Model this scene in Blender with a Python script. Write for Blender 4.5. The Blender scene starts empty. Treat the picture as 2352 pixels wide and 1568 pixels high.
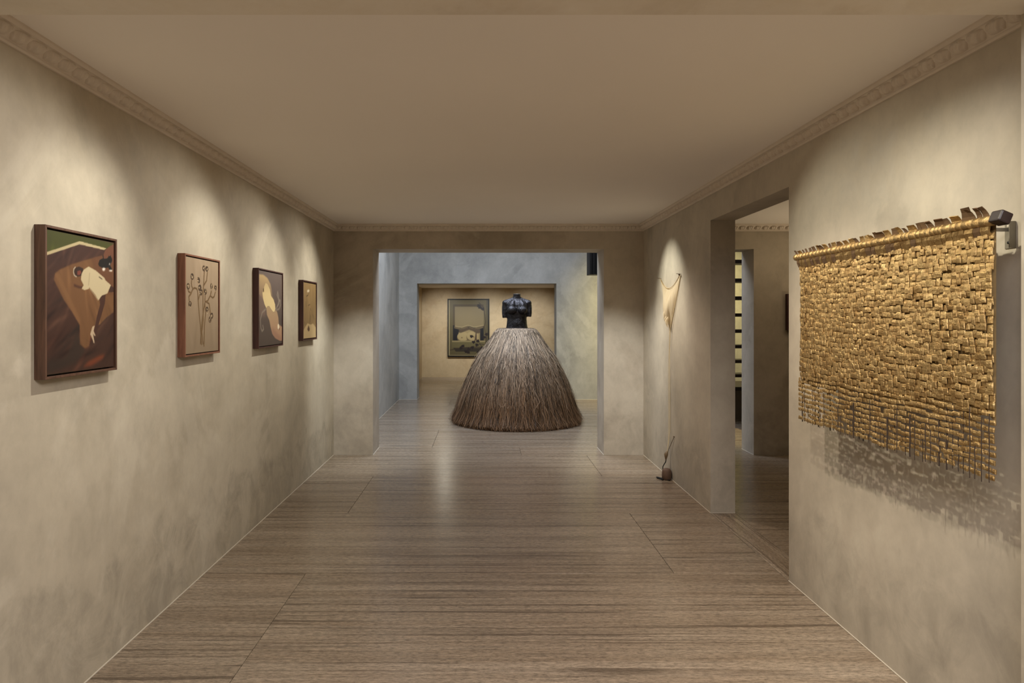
import bpy, bmesh, math, random
import numpy as np
from mathutils import Vector, Matrix
random.seed(7); np.random.seed(7)
S = bpy.context.scene
COL = S.collection
R = math.radians

# ---------------------------------------------------------------- camera
cam_d = bpy.data.cameras.new('camera')
cam = bpy.data.objects.new('camera', cam_d); COL.objects.link(cam)
cam.location = (0, 0, 1.55); cam.rotation_euler = (R(90), 0, 0)
cam_d.sensor_width = 36; cam_d.lens = 22.65
cam_d.shift_x = 0.0272; cam_d.shift_y = -0.0238
cam_d.clip_start = 0.05
S.camera = cam
# ---------------------------------------------------------------- world, exposure
W = bpy.data.worlds.new('world'); S.world = W; W.use_nodes = True
bg = W.node_tree.nodes['Background']
bg.inputs[0].default_value = (0.62, 0.76, 1.0, 1); bg.inputs[1].default_value = 0.35
S.view_settings.view_transform = 'Standard'; S.view_settings.look = 'None'
S.view_settings.gamma = 1; S.view_settings.use_curve_mapping = False
S.view_settings.exposure = 0.0

WARM = (1.0, 0.80, 0.55)
def aim(o, tgt):
    d = Vector(tgt) - o.location
    o.rotation_euler = d.to_track_quat('-Z', 'Y').to_euler()
def spot(name, loc, tgt, power, size=60, blend=.7, radius=.012, color=WARM):
    l = bpy.data.lights.new(name, 'SPOT'); l.energy = power; l.color = color
    l.spot_size = R(size); l.spot_blend = blend; l.shadow_soft_size = radius
    o = bpy.data.objects.new(name, l); COL.objects.link(o); o.location = loc; aim(o, tgt); return o
def area(name, loc, tgt, power, sx, sy, color=WARM):
    l = bpy.data.lights.new(name, 'AREA'); l.energy = power; l.color = color
    l.shape = 'RECTANGLE'; l.size = sx; l.size_y = sy
    o = bpy.data.objects.new(name, l); COL.objects.link(o); o.location = loc; aim(o, tgt); return o
LG = {'L': (1.27, 1.25, 1.13), 'WL': (0.66, 0.62, 0.56), 'R': (1.52, 1.42, 1.13), 'C': (2.28, 2.24, 1.95), 'WR': (1.75, 1.45, 1.25), 'N': (2.45, 2.36, 2.4), 'H': (1.28, 1.43, 1.73), 'S': (4.3, 3.5, 1.5), 'T': (1.58, 1.6, 1.66), 'B': (3.9, 4.05, 4.0), 'E': (2.5, 2.0, 1.35), 'F': (0.9, 0.85, 0.7), 'D': (0.1, 0.08, 0.055)}
def grp(k): return LG[k]
def on(o, k):
    g = LG[k]; m = max(g)
    o.data.energy *= m; o.data.color = tuple(x / m for x in g) if m > 0 else (0, 0, 0)
    return o
# accent spots under the corridor ceiling, turned to the pictures on the left wall, each with a wide soft spill
for i, D in enumerate((2.66, 3.84, 5.03, 6.16)):
    on(spot('left_accent_spot', (-.72, D + .12, 2.575), (-1.692, D + .02, 1.62), (40, 36, 36, 36)[i], 64, 1.0), 'L')
    on(spot('left_spill_spot', (-.72, D + .12, 2.575), (-1.692, D - .45, 1.04), 34, 106, .62), 'WL')
# two spots on the woven hanging, one on the cloth piece
on(spot('hanging_spot', (.80, 2.42, 2.575), (1.655, 2.5, 1.42), 40, 92, 1.0), 'R')
on(spot('hanging_spot', (.80, 4.10, 2.575), (1.655, 2.9, 1.42), 44, 78, 1.0), 'R')
on(spot('cloth_spot', (1.02, 6.20, 2.575), (1.79, 6.18, 1.72), 30, 60, 1.0), 'C')
for D in (3.3, 6.0):
    on(spot('right_fill_spot', (.86, D, 2.575), (1.3, D, .5), 40, 104, 1.0), 'WR')  # wide fill spots added to brighten the lower right wall and floor
for sx in (-1, 1):
    on(spot('pier_fill_spot', (sx*.95 + .05, 5.9, 2.575), (sx*1.5 + .05, 7.24, .12), 40, 56, 1.0), 'B')  # added fill pair, brightens the foot of the end wall
# general light: the room the camera stands in, lit from its ceiling
on(area('near_room_light', (.75, .2, 2.72), (.75, .2, 0), 60, 1.7, 1.8), 'N')
# daylight through the roof light of the stair hall
dl = on(area('roof_daylight', (.1, 8.95, 4.4), (.1, 9.05, 0), 90, 2.6, 1.9), 'H'); dl.data.spread = R(152)
on(spot('stair_spot', (3.2, 10.3, 3.4), (3.6, 12.1, 1.2), 130, 110, 1.0), 'S')
on(spot('stair_floor_fill', (2.1, 8.9, 3.6), (3.3, 8.7, 0), 110, 40, .8), 'S')  # added spot, stands in for the bright wall mirrored in the floor
# last room: warm spots on its rear wall
for x in (-1.0, .1, 1.2):
    on(spot('last_room_spot', (x, 15.0, 2.28), (x, 16.6, .93), 62, 86, 1.0), 'T')
on(spot('last_room_fill', (.62, 14.3, 2.28), (.5, 14.8, 0), 55, 140, 1.0, .05), 'F')  # added fill for floor and soffit, its reflection kept behind the sculpture
on(spot('last_room_downlight', (-.89, 14.5, 2.28), (-.85, 13.6, 0), 30, 130, .6, .09), 'F')
# side room behind the doorway
on(area('side_room_light', (3.7, 6.2, 2.5), (3.7, 6.2, 0), 40, 1.4, .8), 'D')
on(spot('side_room_ceiling_fill', (4.7, 5.9, .9), (3.7, 6.2, 2.6), 40, 86, 1.0), 'E')  # unseen uplight added to brighten the side room ceiling

# ---------------------------------------------------------------- helpers
class MB:
    def __init__(s): s.v = []; s.f = []
    def add(s, vs, fs, M=None):
        o = len(s.v)
        for p in vs: s.v.append(tuple(M @ Vector(p)) if M else tuple(p))
        s.f += [tuple(i + o for i in f) for f in fs]; return s
    def box(s, x0, y0, z0, x1, y1, z1, M=None):
        vs = [(x0,y0,z0),(x1,y0,z0),(x1,y1,z0),(x0,y1,z0),(x0,y0,z1),(x1,y0,z1),(x1,y1,z1),(x0,y1,z1)]
        return s.add(vs, [(3,2,1,0),(4,5,6,7),(0,1,5,4),(1,2,6,5),(2,3,7,6),(3,0,4,7)], M)
    def tube(s, pts, r, n=6, cap=True):
        pts = [Vector(p) for p in pts]; rs = r if isinstance(r, (list, tuple)) else [r] * len(pts)
        vs = []; prev = None
        for i, p in enumerate(pts):
            t = (pts[min(i + 1, len(pts) - 1)] - pts[max(i - 1, 0)]).normalized()
            if prev is None:
                a = t.orthogonal().normalized()
            else:
                a = (prev - t * prev.dot(t)).normalized()
            prev = a; b = t.cross(a)
            for k in range(n):
                w = 2 * math.pi * k / n
                vs.append(p + (a * math.cos(w) + b * math.sin(w)) * rs[i])
        fs = []
        for i in range(len(pts) - 1):
            for k in range(n):
                fs.append((i*n+k, i*n+(k+1)%n, (i+1)*n+(k+1)%n, (i+1)*n+k))
        if cap:
            fs.append(tuple(range(n))[::-1]); fs.append(tuple((len(pts)-1)*n + k for k in range(n)))
        return s.add(vs, fs)
    def lathe(s, prof, n=24, M=None, caps=True):
        vs = []; fs = []
        for r, z in prof:
            for k in range(n):
                w = 2*math.pi*k/n; vs.append((r*math.cos(w), r*math.sin(w), z))
        for i in range(len(prof)-1):
            for k in range(n):
                fs.append((i*n+k, i*n+(k+1)%n, (i+1)*n+(k+1)%n, (i+1)*n+k))
        if caps:
            fs.append(tuple(range(n))[::-1]); fs.append(tuple((len(prof)-1)*n+k for k in range(n)))
        return s.add(vs, fs, M)
    def mesh(s, name, mat, smooth=False):
        m = bpy.data.meshes.new(name); m.from_pydata(s.v, [], s.f)
        m.materials.append(mat)
        if smooth: m.polygons.foreach_set('use_smooth', [True] * len(m.polygons))
        m.update(); return m
    def build(s, name, mat, parent=None, smooth=False, bevel=0):
        o = link(name, s.mesh(name, mat, smooth), parent)
        if bevel:
            b = o.modifiers.new('bevel', 'BEVEL'); b.width = bevel; b.segments = 2; b.limit_method = 'ANGLE'
        return o
def link(name, mesh, parent=None):
    o = bpy.data.objects.new(name, mesh); COL.objects.link(o)
    if parent: o.parent = parent
    return o
def tag(o, label=None, cat=None, group=None, kind=None):
    for k, v in (('label', label), ('category', cat), ('group', group), ('kind', kind)):
        if v: o[k] = v
    return o
def thing(name, label, cat, loc, group=None):
    o = bpy.data.objects.new(name, None); COL.objects.link(o); o.location = loc
    o.empty_display_size = .1
    return tag(o, label, cat, group)
def struct(o, label=None, cat='structure'):
    o['kind'] = 'structure'
    if label: o['label'] = label
    o['category'] = cat
    return o

def lin(c):
    return tuple((x/255/12.92 if x/255 <= .04045 else ((x/255+.055)/1.055)**2.4) for x in c)
def L4(c): return (*lin(c), 1)

# ---------------------------------------------------------------- materials
class NT:
    def __init__(s, name):
        s.m = bpy.data.materials.new(name); s.m.use_nodes = True
        s.t = s.m.node_tree; s.b = s.t.nodes['Principled BSDF']
        s.tc = s.t.nodes.new('ShaderNodeTexCoord')
    def n(s, typ, ins=None, **kw):
        nd = s.t.nodes.new(typ)
        for k, v in kw.items(): setattr(nd, k, v)
        for k, v in (ins or {}).items(): s.set(nd.inputs[k], v)
        return nd
    def set(s, sock, v):
        if isinstance(v, bpy.types.NodeSocket): s.t.links.new(v, sock)
        else: sock.default_value = v
    def map(s, scale, src='Object', loc=(0,0,0)):
        v = s.tc.outputs[src] if isinstance(src, str) else src
        return s.n('ShaderNodeMapping', {'Vector': v, 'Scale': scale, 'Location': loc}).outputs[0]
    def noise(s, vec, scale, detail=4, rough=.55, dist=0, out=0):
        return s.n('ShaderNodeTexNoise', {'Vector': vec, 'Scale': scale, 'Detail': detail, 'Roughness': rough, 'Distortion': dist}).outputs[out]
    def ramp(s, fac, stops, interp='LINEAR'):
        nd = s.n('ShaderNodeValToRGB', {0: fac}); cr = nd.color_ramp; cr.interpolation = interp
        while len(cr.elements) < len(stops): cr.elements.new(.5)
        for e, (p, c) in zip(cr.elements, stops):
            e.position = p; e.color = c if len(c) == 4 else (*c, 1)
        return nd.outputs[0]
    def mix(s, fac, a, b, mode='MIX'):
        nd = s.n('ShaderNodeMix', data_type='RGBA', blend_type=mode)
        s.set(nd.inputs[0], fac); s.set(nd.inputs[6], a); s.set(nd.inputs[7], b); return nd.outputs[2]
    def math(s, op, a, b=0.0, c=None, clamp=False):
        nd = s.n('ShaderNodeMath', operation=op, use_clamp=clamp); s.set(nd.inputs[0], a); s.set(nd.inputs[1], b)
        if c is not None: s.set(nd.inputs[2], c)
        return nd.outputs[0]
    def mr(s, v, a, b, c=0.0, d=1.0):
        return s.n('ShaderNodeMapRange', {0: v, 1: a, 2: b, 3: c, 4: d}).outputs[0]
    def bump(s, h, strength=.2, dist=.01):
        nd = s.n('ShaderNodeBump', {'Height': h, 'Strength': strength, 'Distance': dist})
        s.set(s.b.inputs['Normal'], nd.outputs[0])
    def out(s, color=None, rough=None, metal=None, spec=None):
        if color is not None: s.set(s.b.inputs['Base Color'], color)
        if rough is not None: s.set(s.b.inputs['Roughness'], rough)
        if metal is not None: s.set(s.b.inputs['Metallic'], metal)
        if spec is not None: s.set(s.b.inputs['Specular IOR Level'], spec)
        return s.m
G = lambda v: (v, v, v, 1)
def plaster(name, base, dark, light, stain=.55, seed=0.0):
    stain *= .8
    s = NT(name)
    v = s.map((1, 1, 1), loc=(seed, seed*.7, 0))
    vs = s.map((1.3, 1.3, 1.0), loc=(seed*1.3, seed, 0))
    big = s.noise(v, .9, 6, .62, .35)
    c = s.ramp(big, [(.30, L4(dark)), (.52, L4(base)), (.72, L4(light))])
    # trowelled layers: patches with a fairly crisp border
    p = s.noise(v, .75, 7, .6, .9)
    pm = s.ramp(p, [(.50, G(0)), (.535, G(1))])
    c = s.mix(s.math('MULTIPLY', pm, .38), c, L4(light))
    p2 = s.ramp(s.noise(s.map((1, 1, .8), loc=(seed+5, 3, 2)), 1.1, 8, .65, .5), [(.56, G(0)), (.66, G(1))])
    c = s.mix(s.math('MULTIPLY', p2, .42), c, L4(dark))
    # trowel streaks
    st = s.noise(vs, 5.5, 8, .68, .3)
    c = s.mix(.42, c, s.ramp(st, [(.3, G(.40)), (.5, G(.5)), (.7, G(.58))]), 'OVERLAY')
    c = s.mix(.22, c, s.ramp(s.noise(s.map((1, 1, .8), loc=(seed, 2, 1)), 17, 8, .7, .4), [(.3, G(.38)), (.5, G(.5)), (.7, G(.60))]), 'OVERLAY')
    # damp marks rising from the floor
    z = s.n('ShaderNodeSeparateXYZ', {0: s.tc.outputs['Object']}).outputs[2]
    wob = s.noise(s.map((1, 1, .8), loc=(seed, 0, 0)), 1.5, 9, .66, .5)
    top = s.math('ADD', s.math('MULTIPLY', wob, 1.3), -.22)
    m = s.mr(s.math('SUBTRACT', top, z), -.01, .05)
    m2 = s.ramp(s.noise(s.map((1, 1, .85), loc=(seed+9, 1, 0)), 4.6, 10, .72, .8), [(.42, G(.08)), (.56, G(.6)), (.68, G(1))])
    edge = s.mr(s.math('ABSOLUTE', s.math('SUBTRACT', top, z)), .0, .055, 1, 0)
    mm = s.math('MULTIPLY', m, s.math('MULTIPLY', m2, stain))
    mm = s.math('ADD', mm, s.math('MULTIPLY', edge, s.math('MULTIPLY', m2, stain*.55)), clamp=True)
    c = s.mix(mm, c, L4(tuple(x*.70 for x in dark)))
    fine = s.noise(v, 26, 5, .6)
    s.bump(s.math('ADD', s.math('MULTIPLY', st, .8), s.math('MULTIPLY', fine, .2)), .10, .012)
    return s.out(c, s.ramp(st, [(.3, G(.52)), (.7, G(.72))]), spec=.35)
M_WALL = plaster('lime_plaster', (184,173,152), (160,150,132), (200,190,170))
M_WALL2 = plaster('lime_plaster_right', (184,174,156), (160,151,136), (200,190,171), .4, 4.2)
M_BEAM = plaster('lime_plaster_beam', (222,212,194), (204,194,176), (234,226,210), 0, 3.3)
M_BACK = plaster('lime_plaster_rear', (178,166,148), (156,145,128), (196,186,168), .3, 8.1)
M_HALL = plaster('lime_plaster_hall', (174,172,164), (148,147,141), (192,190,182), .15, 12.4)
def simple(name, c, rough=.6, metal=0, var=.0, scale=20, bump=0, spec=.5):
    s = NT(name); n = s.noise(s.map((1,1,1)), scale, 4)
    col = L4(c)
    if var:
        col = s.mix(s.math('MULTIPLY', n, 1.0), L4(tuple(x*(1-var) for x in c)), L4(tuple(min(255, x*(1+var)) for x in c)))
    if bump: s.bump(n, bump, .004)
    return s.out(col, rough, metal, spec)
M_CEIL = simple('ceiling_paint', (238,231,221), .85, 0, .02, .8, spec=.2)
M_CORN = simple('cornice_plaster', (214,202,186), .8, 0, .05, 9, .1, spec=.25)
def travertine(name, swap=False):
    s = NT(name)
    rnd = s.n('ShaderNodeObjectInfo').outputs['Random']
    off = s.n('ShaderNodeCombineXYZ', {0: s.math('MULTIPLY', rnd, 7.0), 1: s.math('MULTIPLY', rnd, 3.0), 2: 0.0}).outputs[0]
    base = s.n('ShaderNodeVectorMath', {0: s.tc.outputs['Object'], 1: off}, operation='ADD').outputs[0]
    k = (1, .02, 1) if swap else (.02, 1, 1)
    warp = s.noise(s.map((3, .6, 1) if swap else (.6, 3, 1), base), .8, 5, .6, 0, 1)
    wv = s.n('ShaderNodeVectorMath', {0: base, 1: s.n('ShaderNodeVectorMath', {0: warp, 1: (.06, .06, 0)}, operation='MULTIPLY').outputs[0]}, operation='ADD').outputs[0]
    w2 = s.noise(s.map((2.2, 9, 1) if not swap else (9, 2.2, 1), base), 1.0, 5, .65, 0, 1)
    wv = s.n('ShaderNodeVectorMath', {0: wv, 1: s.n('ShaderNodeVectorMath', {0: w2, 1: (.016, .016, 0)}, operation='MULTIPLY').outputs[0]}, operation='ADD').outputs[0]
    v = s.map(k, wv)
    band = s.noise(v, 6, 10, .72, .1)
    kf = (1, .05, 1) if swap else (.05, 1, 1)
    fine = s.noise(s.map(kf, wv), 60, 7, .75, .1)
    c = s.ramp(band, [(.30, L4((112,96,78))), (.42, L4((132,116,97))), (.56, L4((146,131,112))), (.70, L4((160,145,126)))])
    c = s.mix(.85, c, s.ramp(fine, [(.30, G(.28)), (.5, G(.5)), (.70, G(.68))]), 'OVERLAY')
    ksp = (1, .3, 1) if swap else (.3, 1, 1)
    sp = s.noise(s.map(ksp, base), 95, 6, .8)
    c = s.mix(.9, c, s.ramp(sp, [(.34, G(.20)), (.5, G(.5)), (.66, G(.72))]), 'OVERLAY')
    kl = (1, .012, 1) if swap else (.012, 1, 1)
    brk = s.ramp(s.noise(s.map((.8, .35, 1) if swap else (.35, .8, 1), base, (2, 1, 0)), 1.6, 5), [(.42, G(.05)), (.58, G(1))])
    vein = s.ramp(s.noise(s.map(kl, wv, (3, 9, 1)), 10, 6, .66, .1), [(.53, G(0)), (.60, G(.6)), (.72, G(1))])
    c = s.mix(s.math('MULTIPLY', s.math('MULTIPLY', vein, brk), .66), c, L4((76,62,48)))
    ln = s.ramp(s.noise(s.map(kl, wv, (7, 2, 1)), 34, 3, .5, .1), [(.565, G(0)), (.60, G(1))])
    brk2 = s.ramp(s.noise(s.map((1, .4, 1) if swap else (.4, 1, 1), base, (4, 6, 0)), 1.5, 6, .6), [(.42, G(0)), (.54, G(1))])
    ln = s.math('MULTIPLY', ln, brk2)
    c = s.mix(s.math('MULTIPLY', ln, .58), c, L4((64,50,38)))
    kk = (1, .14, 1) if swap else (.14, 1, 1)
    pit = s.ramp(s.noise(s.map(kk, wv), 60, 4, .7), [(.61, G(0)), (.70, G(1))])
    pit = s.math('MULTIPLY', pit, s.math('ADD', .25, s.math('MULTIPLY', brk, .75)))
    c = s.mix(s.math('MULTIPLY', pit, .75), c, L4((62,50,39)))
    warmv = s.noise(s.map((.6,.6,1), base), .9, 3)
    c = s.mix(s.mr(warmv, .50, .70, 0, .22), c, L4((136,108,82)))
    s.bump(s.math('SUBTRACT', fine, s.math('MULTIPLY', pit, .8)), .05, .003)
    return s.out(c, s.ramp(fine, [(.3, G(.30)), (.7, G(.19))]), spec=.5)
M_TRAV = travertine('travertine'); M_TRAVY = travertine('travertine_threshold', True)
M_GROUT = simple('grout', (70,60,48), .9)
M_BEAD = simple('white_sealant', (196,186,168), .6)
M_BLACK = simple('black_metal', (9,9,9), .5, spec=.3)
M_TREAD = simple('dark_timber', (34,20,18), .45, 0, .25, 14)
def wood(name, a, b):
    s = NT(name)
    n = s.noise(s.map((30, 30, 2.2)), 2.2, 7, .65, .6)
    s.bump(n, .1, .002)
    return s.out(s.ramp(n, [(.3, L4(a)), (.7, L4(b))]), .48)
M_WALNUT = wood('walnut', (66,44,33), (100,70,53))
M_WALNUT2 = wood('light_walnut', (104,64,46), (140,92,68))
M_MAHOG = wood('dark_mahogany', (50,26,24), (82,46,40))
def vcol(name, rough=.6, spec=.4):
    s = NT(name); a = s.n('ShaderNodeAttribute', attribute_name='paint')
    n = s.noise(s.map((1,1,1)), 160, 3)
    s.bump(n, .12, .001)
    return s.out(a.outputs['Color'], rough, spec=spec)
M_PAINT = vcol('oil_paint', .5)
ART = {
'p1_green':[(-0.015,-0.003),(1.021,0.008),(1.002,0.017),(0.842,0.072),(0.448,0.05),(-0.015,0.169)],
'p1_cream':[(-0.001,0.159),(0.448,0.041),(0.872,0.058),(0.835,0.074),(0.448,0.065),(0.002,0.18)],
'p1_brow':[(1.011,0.008),(0.924,0.039),(0.853,0.075),(0.818,0.12),(0.835,0.163),(0.9,0.169),(1.011,0.173)],
'p1_table':[(0.165,0.269),(0.338,0.218),(0.585,0.164),(0.818,0.118),(1.021,0.116),(1.021,0.553),(0.877,0.605),(0.761,0.661),(0.694,0.675),(0.639,0.703),(0.61,0.743),(0.595,0.819),(0.531,0.836),(0.454,0.804),(0.452,0.698),(0.448,0.657),(0.338,0.564),(0.221,0.475),(0.156,0.407),(0.092,0.341),(0.11,0.296)],
'p1_dress':[(0.51,0.248),(0.585,0.22),(0.694,0.243),(0.842,0.295),(0.853,0.311),(0.948,0.346),(0.888,0.415),(0.795,0.434),(0.738,0.474),(0.694,0.432),(0.595,0.376),(0.585,0.39),(0.521,0.4),(0.479,0.391),(0.51,0.364),(0.469,0.324),(0.479,0.281)],
'p1_head':[(0.367,0.267),(0.393,0.24),(0.442,0.229),(0.5,0.238),(0.512,0.264),(0.479,0.292),(0.438,0.304),(0.387,0.299)],
'p1_face':[(0.418,0.264),(0.459,0.256),(0.479,0.271),(0.448,0.293),(0.414,0.29)],
'p1_headline':[(0.387,0.237),(0.365,0.252),(0.361,0.278),(0.373,0.297),(0.401,0.306)],
'p1_arm':[(0.367,0.359),(0.438,0.372),(0.508,0.374),(0.506,0.39),(0.438,0.389),(0.367,0.38)],
'p1_leg':[(0.757,0.446),(0.795,0.431),(0.858,0.422),(0.846,0.494),(0.825,0.527),(0.784,0.594),(0.743,0.659),(0.705,0.729),(0.672,0.744),(0.683,0.68),(0.716,0.594),(0.766,0.506)],
'p1_hip':[(0.924,0.347),(1.011,0.366),(1.011,0.4),(0.912,0.403)],
'p1_shoe':[(0.645,0.674),(0.68,0.667),(0.663,0.707),(0.694,0.745),(0.68,0.747),(0.654,0.728),(0.68,0.804),(0.663,0.798),(0.628,0.749),(0.61,0.732)],
'p1_cat':[(0.738,0.191),(0.757,0.159),(0.807,0.143),(0.872,0.14),(0.9,0.13),(0.948,0.132),(0.955,0.16),(0.936,0.189),(0.972,0.221),(0.936,0.232),(0.9,0.208),(0.842,0.217),(0.818,0.235),(0.795,0.215),(0.75,0.207)],
'p1_paw1':[(0.8,0.22),(0.83,0.212),(0.858,0.219),(0.835,0.24),(0.807,0.238)],
'p1_paw2':[(0.915,0.23),(0.939,0.223),(0.975,0.223),(0.967,0.236),(0.924,0.238)],
'p1_chest':[(0.915,0.177),(0.936,0.169),(0.931,0.184),(0.917,0.188)],
'p1_ember':[(0.5,0.976),(0.585,0.934),(0.761,0.899),(0.853,0.893),(0.807,0.929),(0.628,0.973)],
'p1_dark1':[(0.26,0.886),(0.418,0.698),(0.479,0.824),(0.585,0.849),(0.377,0.943),(0.184,0.972),(0.02,0.99),(0.011,0.903)],
'p2_A':[(0.549,0.121),(0.533,0.263),(0.511,0.382),(0.511,0.523),(0.522,0.649),(0.489,0.751),(0.456,0.797)],
'p2_B':[(0.646,0.131),(0.623,0.22),(0.533,0.279)],
'p2_C':[(0.578,0.372),(0.571,0.46),(0.533,0.539),(0.478,0.68),(0.456,0.797),(0.435,0.905)],
'p2_D':[(0.349,0.341),(0.36,0.41),(0.392,0.563),(0.435,0.719),(0.467,0.914)],
'p2_E':[(0.349,0.341),(0.317,0.319),(0.255,0.315),(0.203,0.334),(0.162,0.377),(0.102,0.409),(0.112,0.453)],
'p2_F':[(0.213,0.326),(0.183,0.301),(0.173,0.271),(0.179,0.241)],
'p2_G':[(0.152,0.37),(0.092,0.357),(0.072,0.328)],
'p2_H':[(0.589,0.453),(0.657,0.442),(0.738,0.384),(0.773,0.334)],
'p2_I':[(0.738,0.384),(0.82,0.406),(0.868,0.388),(0.904,0.338)],
'p2_J':[(0.612,0.455),(0.703,0.473),(0.738,0.561),(0.75,0.602)],
'p2_K':[(0.571,0.46),(0.589,0.586),(0.556,0.72),(0.54,0.933)],
'p2_L':[(0.37,0.44),(0.413,0.377)],
'p2_M':[(0.467,0.758),(0.511,0.908)],
'p2_fl':[(0.533,0.094),(0.634,0.092),(0.193,0.199),(0.082,0.305),(0.37,0.232),(0.413,0.307),(0.456,0.356),(0.585,0.341),(0.785,0.277),(0.904,0.289),(0.132,0.487),(0.634,0.538),(0.785,0.606),(0.726,0.646)],
'p3_back':[(0.001,0.055),(0.188,0.05),(0.359,0.087),(0.485,0.161),(0.537,0.249),(0.563,0.322),(0.668,0.385),(0.359,0.441),(0.165,0.366),(0.001,0.309)],
'p3_cream':[(0.285,0.156),(0.359,0.168),(0.46,0.236),(0.511,0.324),(0.615,0.37),(0.682,0.435),(0.695,0.502),(0.655,0.539),(0.589,0.54),(0.511,0.504),(0.434,0.464),(0.359,0.465),(0.31,0.494),(0.237,0.444),(0.176,0.366),(0.153,0.288),(0.212,0.262),(0.224,0.206)],
'p3_low':[(0.31,0.494),(0.359,0.465),(0.434,0.464),(0.511,0.504),(0.589,0.54),(0.655,0.539),(0.695,0.51),(0.776,0.543),(0.831,0.619),(0.853,0.72),(1.014,0.757),(1.014,0.956),(0.887,0.951),(0.695,0.911),(0.563,0.849),(0.485,0.749),(0.434,0.659),(0.334,0.586)],
'p3_eye':[(0.176,0.24),(0.208,0.231),(0.22,0.27),(0.196,0.287)],
'p3_egg':[(0.792,0.737),(0.817,0.707),(0.853,0.716),(0.873,0.755),(0.845,0.793),(0.803,0.775)],
'p3_pupil':[(0.859,0.776),(0.889,0.768),(0.887,0.798),(0.864,0.801)],
'p3_t1':[(0.285,0.506),(0.141,0.555),(0.07,0.649),(0.094,0.758),(0.141,0.798),(0.2,0.776),(0.169,0.728)],
'p3_t2':[(0.722,0.493),(0.859,0.423),(0.887,0.38),(0.817,0.339),(0.771,0.299),(0.803,0.255),(0.845,0.313),(0.831,0.364)],
'p3_t3':[(0.735,0.514),(0.859,0.5),(0.929,0.439),(0.915,0.371),(0.845,0.389),(0.79,0.458)],
'p4_hill':[(-0.034,0.879),(0.16,0.791),(0.337,0.726),(0.566,0.755),(0.754,0.735),(0.998,0.814),(0.998,1.011),(-0.034,1.0)],
'p4_drop':[(0.405,0.763),(0.496,0.828),(0.473,0.869),(0.382,0.873),(0.315,0.835)],
'p4_w':[(0.292,0.141),(0.405,0.116),(0.496,0.133),(0.428,0.167),(0.315,0.171)],
'p4_k1':[(0.382,0.408),(0.519,0.385)],
'p4_k2':[(0.542,0.459),(0.589,0.49)],
'p4_k3':[(0.204,0.349),(0.212,0.432)],
'p4_k4':[(0.566,0.585),(0.519,0.701)],
'p4_k5':[(0.754,0.574),(0.851,0.661)],
'p4_k6':[(0.405,0.168),(0.382,0.221),(0.248,0.245)],
'p4_k7':[(0.095,0.698),(0.138,0.75)],
'p5_ledge':[(0.114,0.085),(0.88,0.085),(0.88,0.726),(0.114,0.726)],
'p5_shade':[(0.161,0.124),(0.703,0.124),(0.88,0.197),(0.88,0.466),(0.766,0.498),(0.639,0.498),(0.513,0.466),(0.437,0.484),(0.323,0.502),(0.209,0.493),(0.161,0.475)],
'p5_dark':[(0.114,0.457),(0.88,0.457),(0.88,0.726),(0.114,0.726)],
'p5_sh2':[(0.139,0.475),(0.31,0.507),(0.487,0.462),(0.639,0.507),(0.867,0.462),(0.867,0.502),(0.766,0.525),(0.589,0.511),(0.5,0.484),(0.386,0.52),(0.259,0.529),(0.152,0.511)],
'p5_torso':[(0.253,0.601),(0.31,0.601),(0.386,0.565),(0.519,0.525),(0.589,0.538),(0.665,0.583),(0.791,0.587),(0.791,0.726),(0.253,0.726)],
'p5_under':[(0.259,0.529),(0.487,0.493),(0.766,0.529),(0.791,0.601),(0.69,0.61),(0.639,0.565),(0.519,0.525),(0.386,0.57),(0.285,0.614),(0.259,0.583)],
'p5_sill':[(0.089,0.726),(0.918,0.726),(0.918,0.753),(0.089,0.753)],
'p5_low':[(0.089,0.753),(0.918,0.753),(0.918,0.857),(0.089,0.857)],
'p5_slot':[(0.12,0.857),(0.842,0.857),(0.816,0.924),(0.184,0.924)],
'p5_vine':[(0.766,0.054),(0.88,0.135),(0.93,0.395),(0.899,0.484),(0.943,0.673),(0.93,0.807),(0.766,0.78),(0.867,0.852)],
'p5_vine2':[(0.044,0.897),(0.196,0.874),(0.411,0.852),(0.589,0.843),(0.816,0.843)],
'p5_leaf':[(0.753,0.103),(0.854,0.161),(0.797,0.135),(0.582,0.655),(0.949,0.619),(0.886,0.668),(0.627,0.749),(0.741,0.735),(0.715,0.807),(0.595,0.852),(0.829,0.861),(0.437,0.915),(0.367,0.825),(0.316,0.865),(0.741,0.942),(0.487,0.933),(0.513,0.874)]}

# ---------------------------------------------------------------- setting
XL, XR, DB, H = -1.692, 1.79, 7.24, 2.59
OH = 2.315                                    # head of the openings
wl = struct(MB().box(-1.9, 2.0, 0, XL, DB + .42, H + .1).build('wall_left', M_WALL), 'beige lime plaster wall hung with four framed paintings')
mb = MB()
mb.box(XR, 2.0, 0, 1.985, 3.785, H + .1); mb.box(XR, 5.095, 0, 1.985, DB, H + .1); mb.box(XR, 3.785, OH, 1.985, 5.095, H + .1)
struct(mb.build('wall_right', M_WALL2), 'beige lime plaster wall with a tall doorway and the gold hanging')
mb = MB()
mb.box(XL, DB, 0, -1.25, 7.66, H + .1); mb.box(1.345, DB, 0, 2.1, 7.66, H + .1); mb.box(-1.25, DB, OH, 1.345, 7.66, H + .1)
struct(mb.build('wall_back', M_BACK), 'brownish plaster end wall around the wide opening')
mb = MB()
mb.box(3.03, DB, 0, 5.6, 7.58, H + .1); mb.box(2.1, DB, OH, 3.03, 7.58, H + .1)
struct(mb.build('wall_back_right', M_BACK), 'plaster rear wall of the side room with an opening to the stair')
mb = MB()
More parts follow.
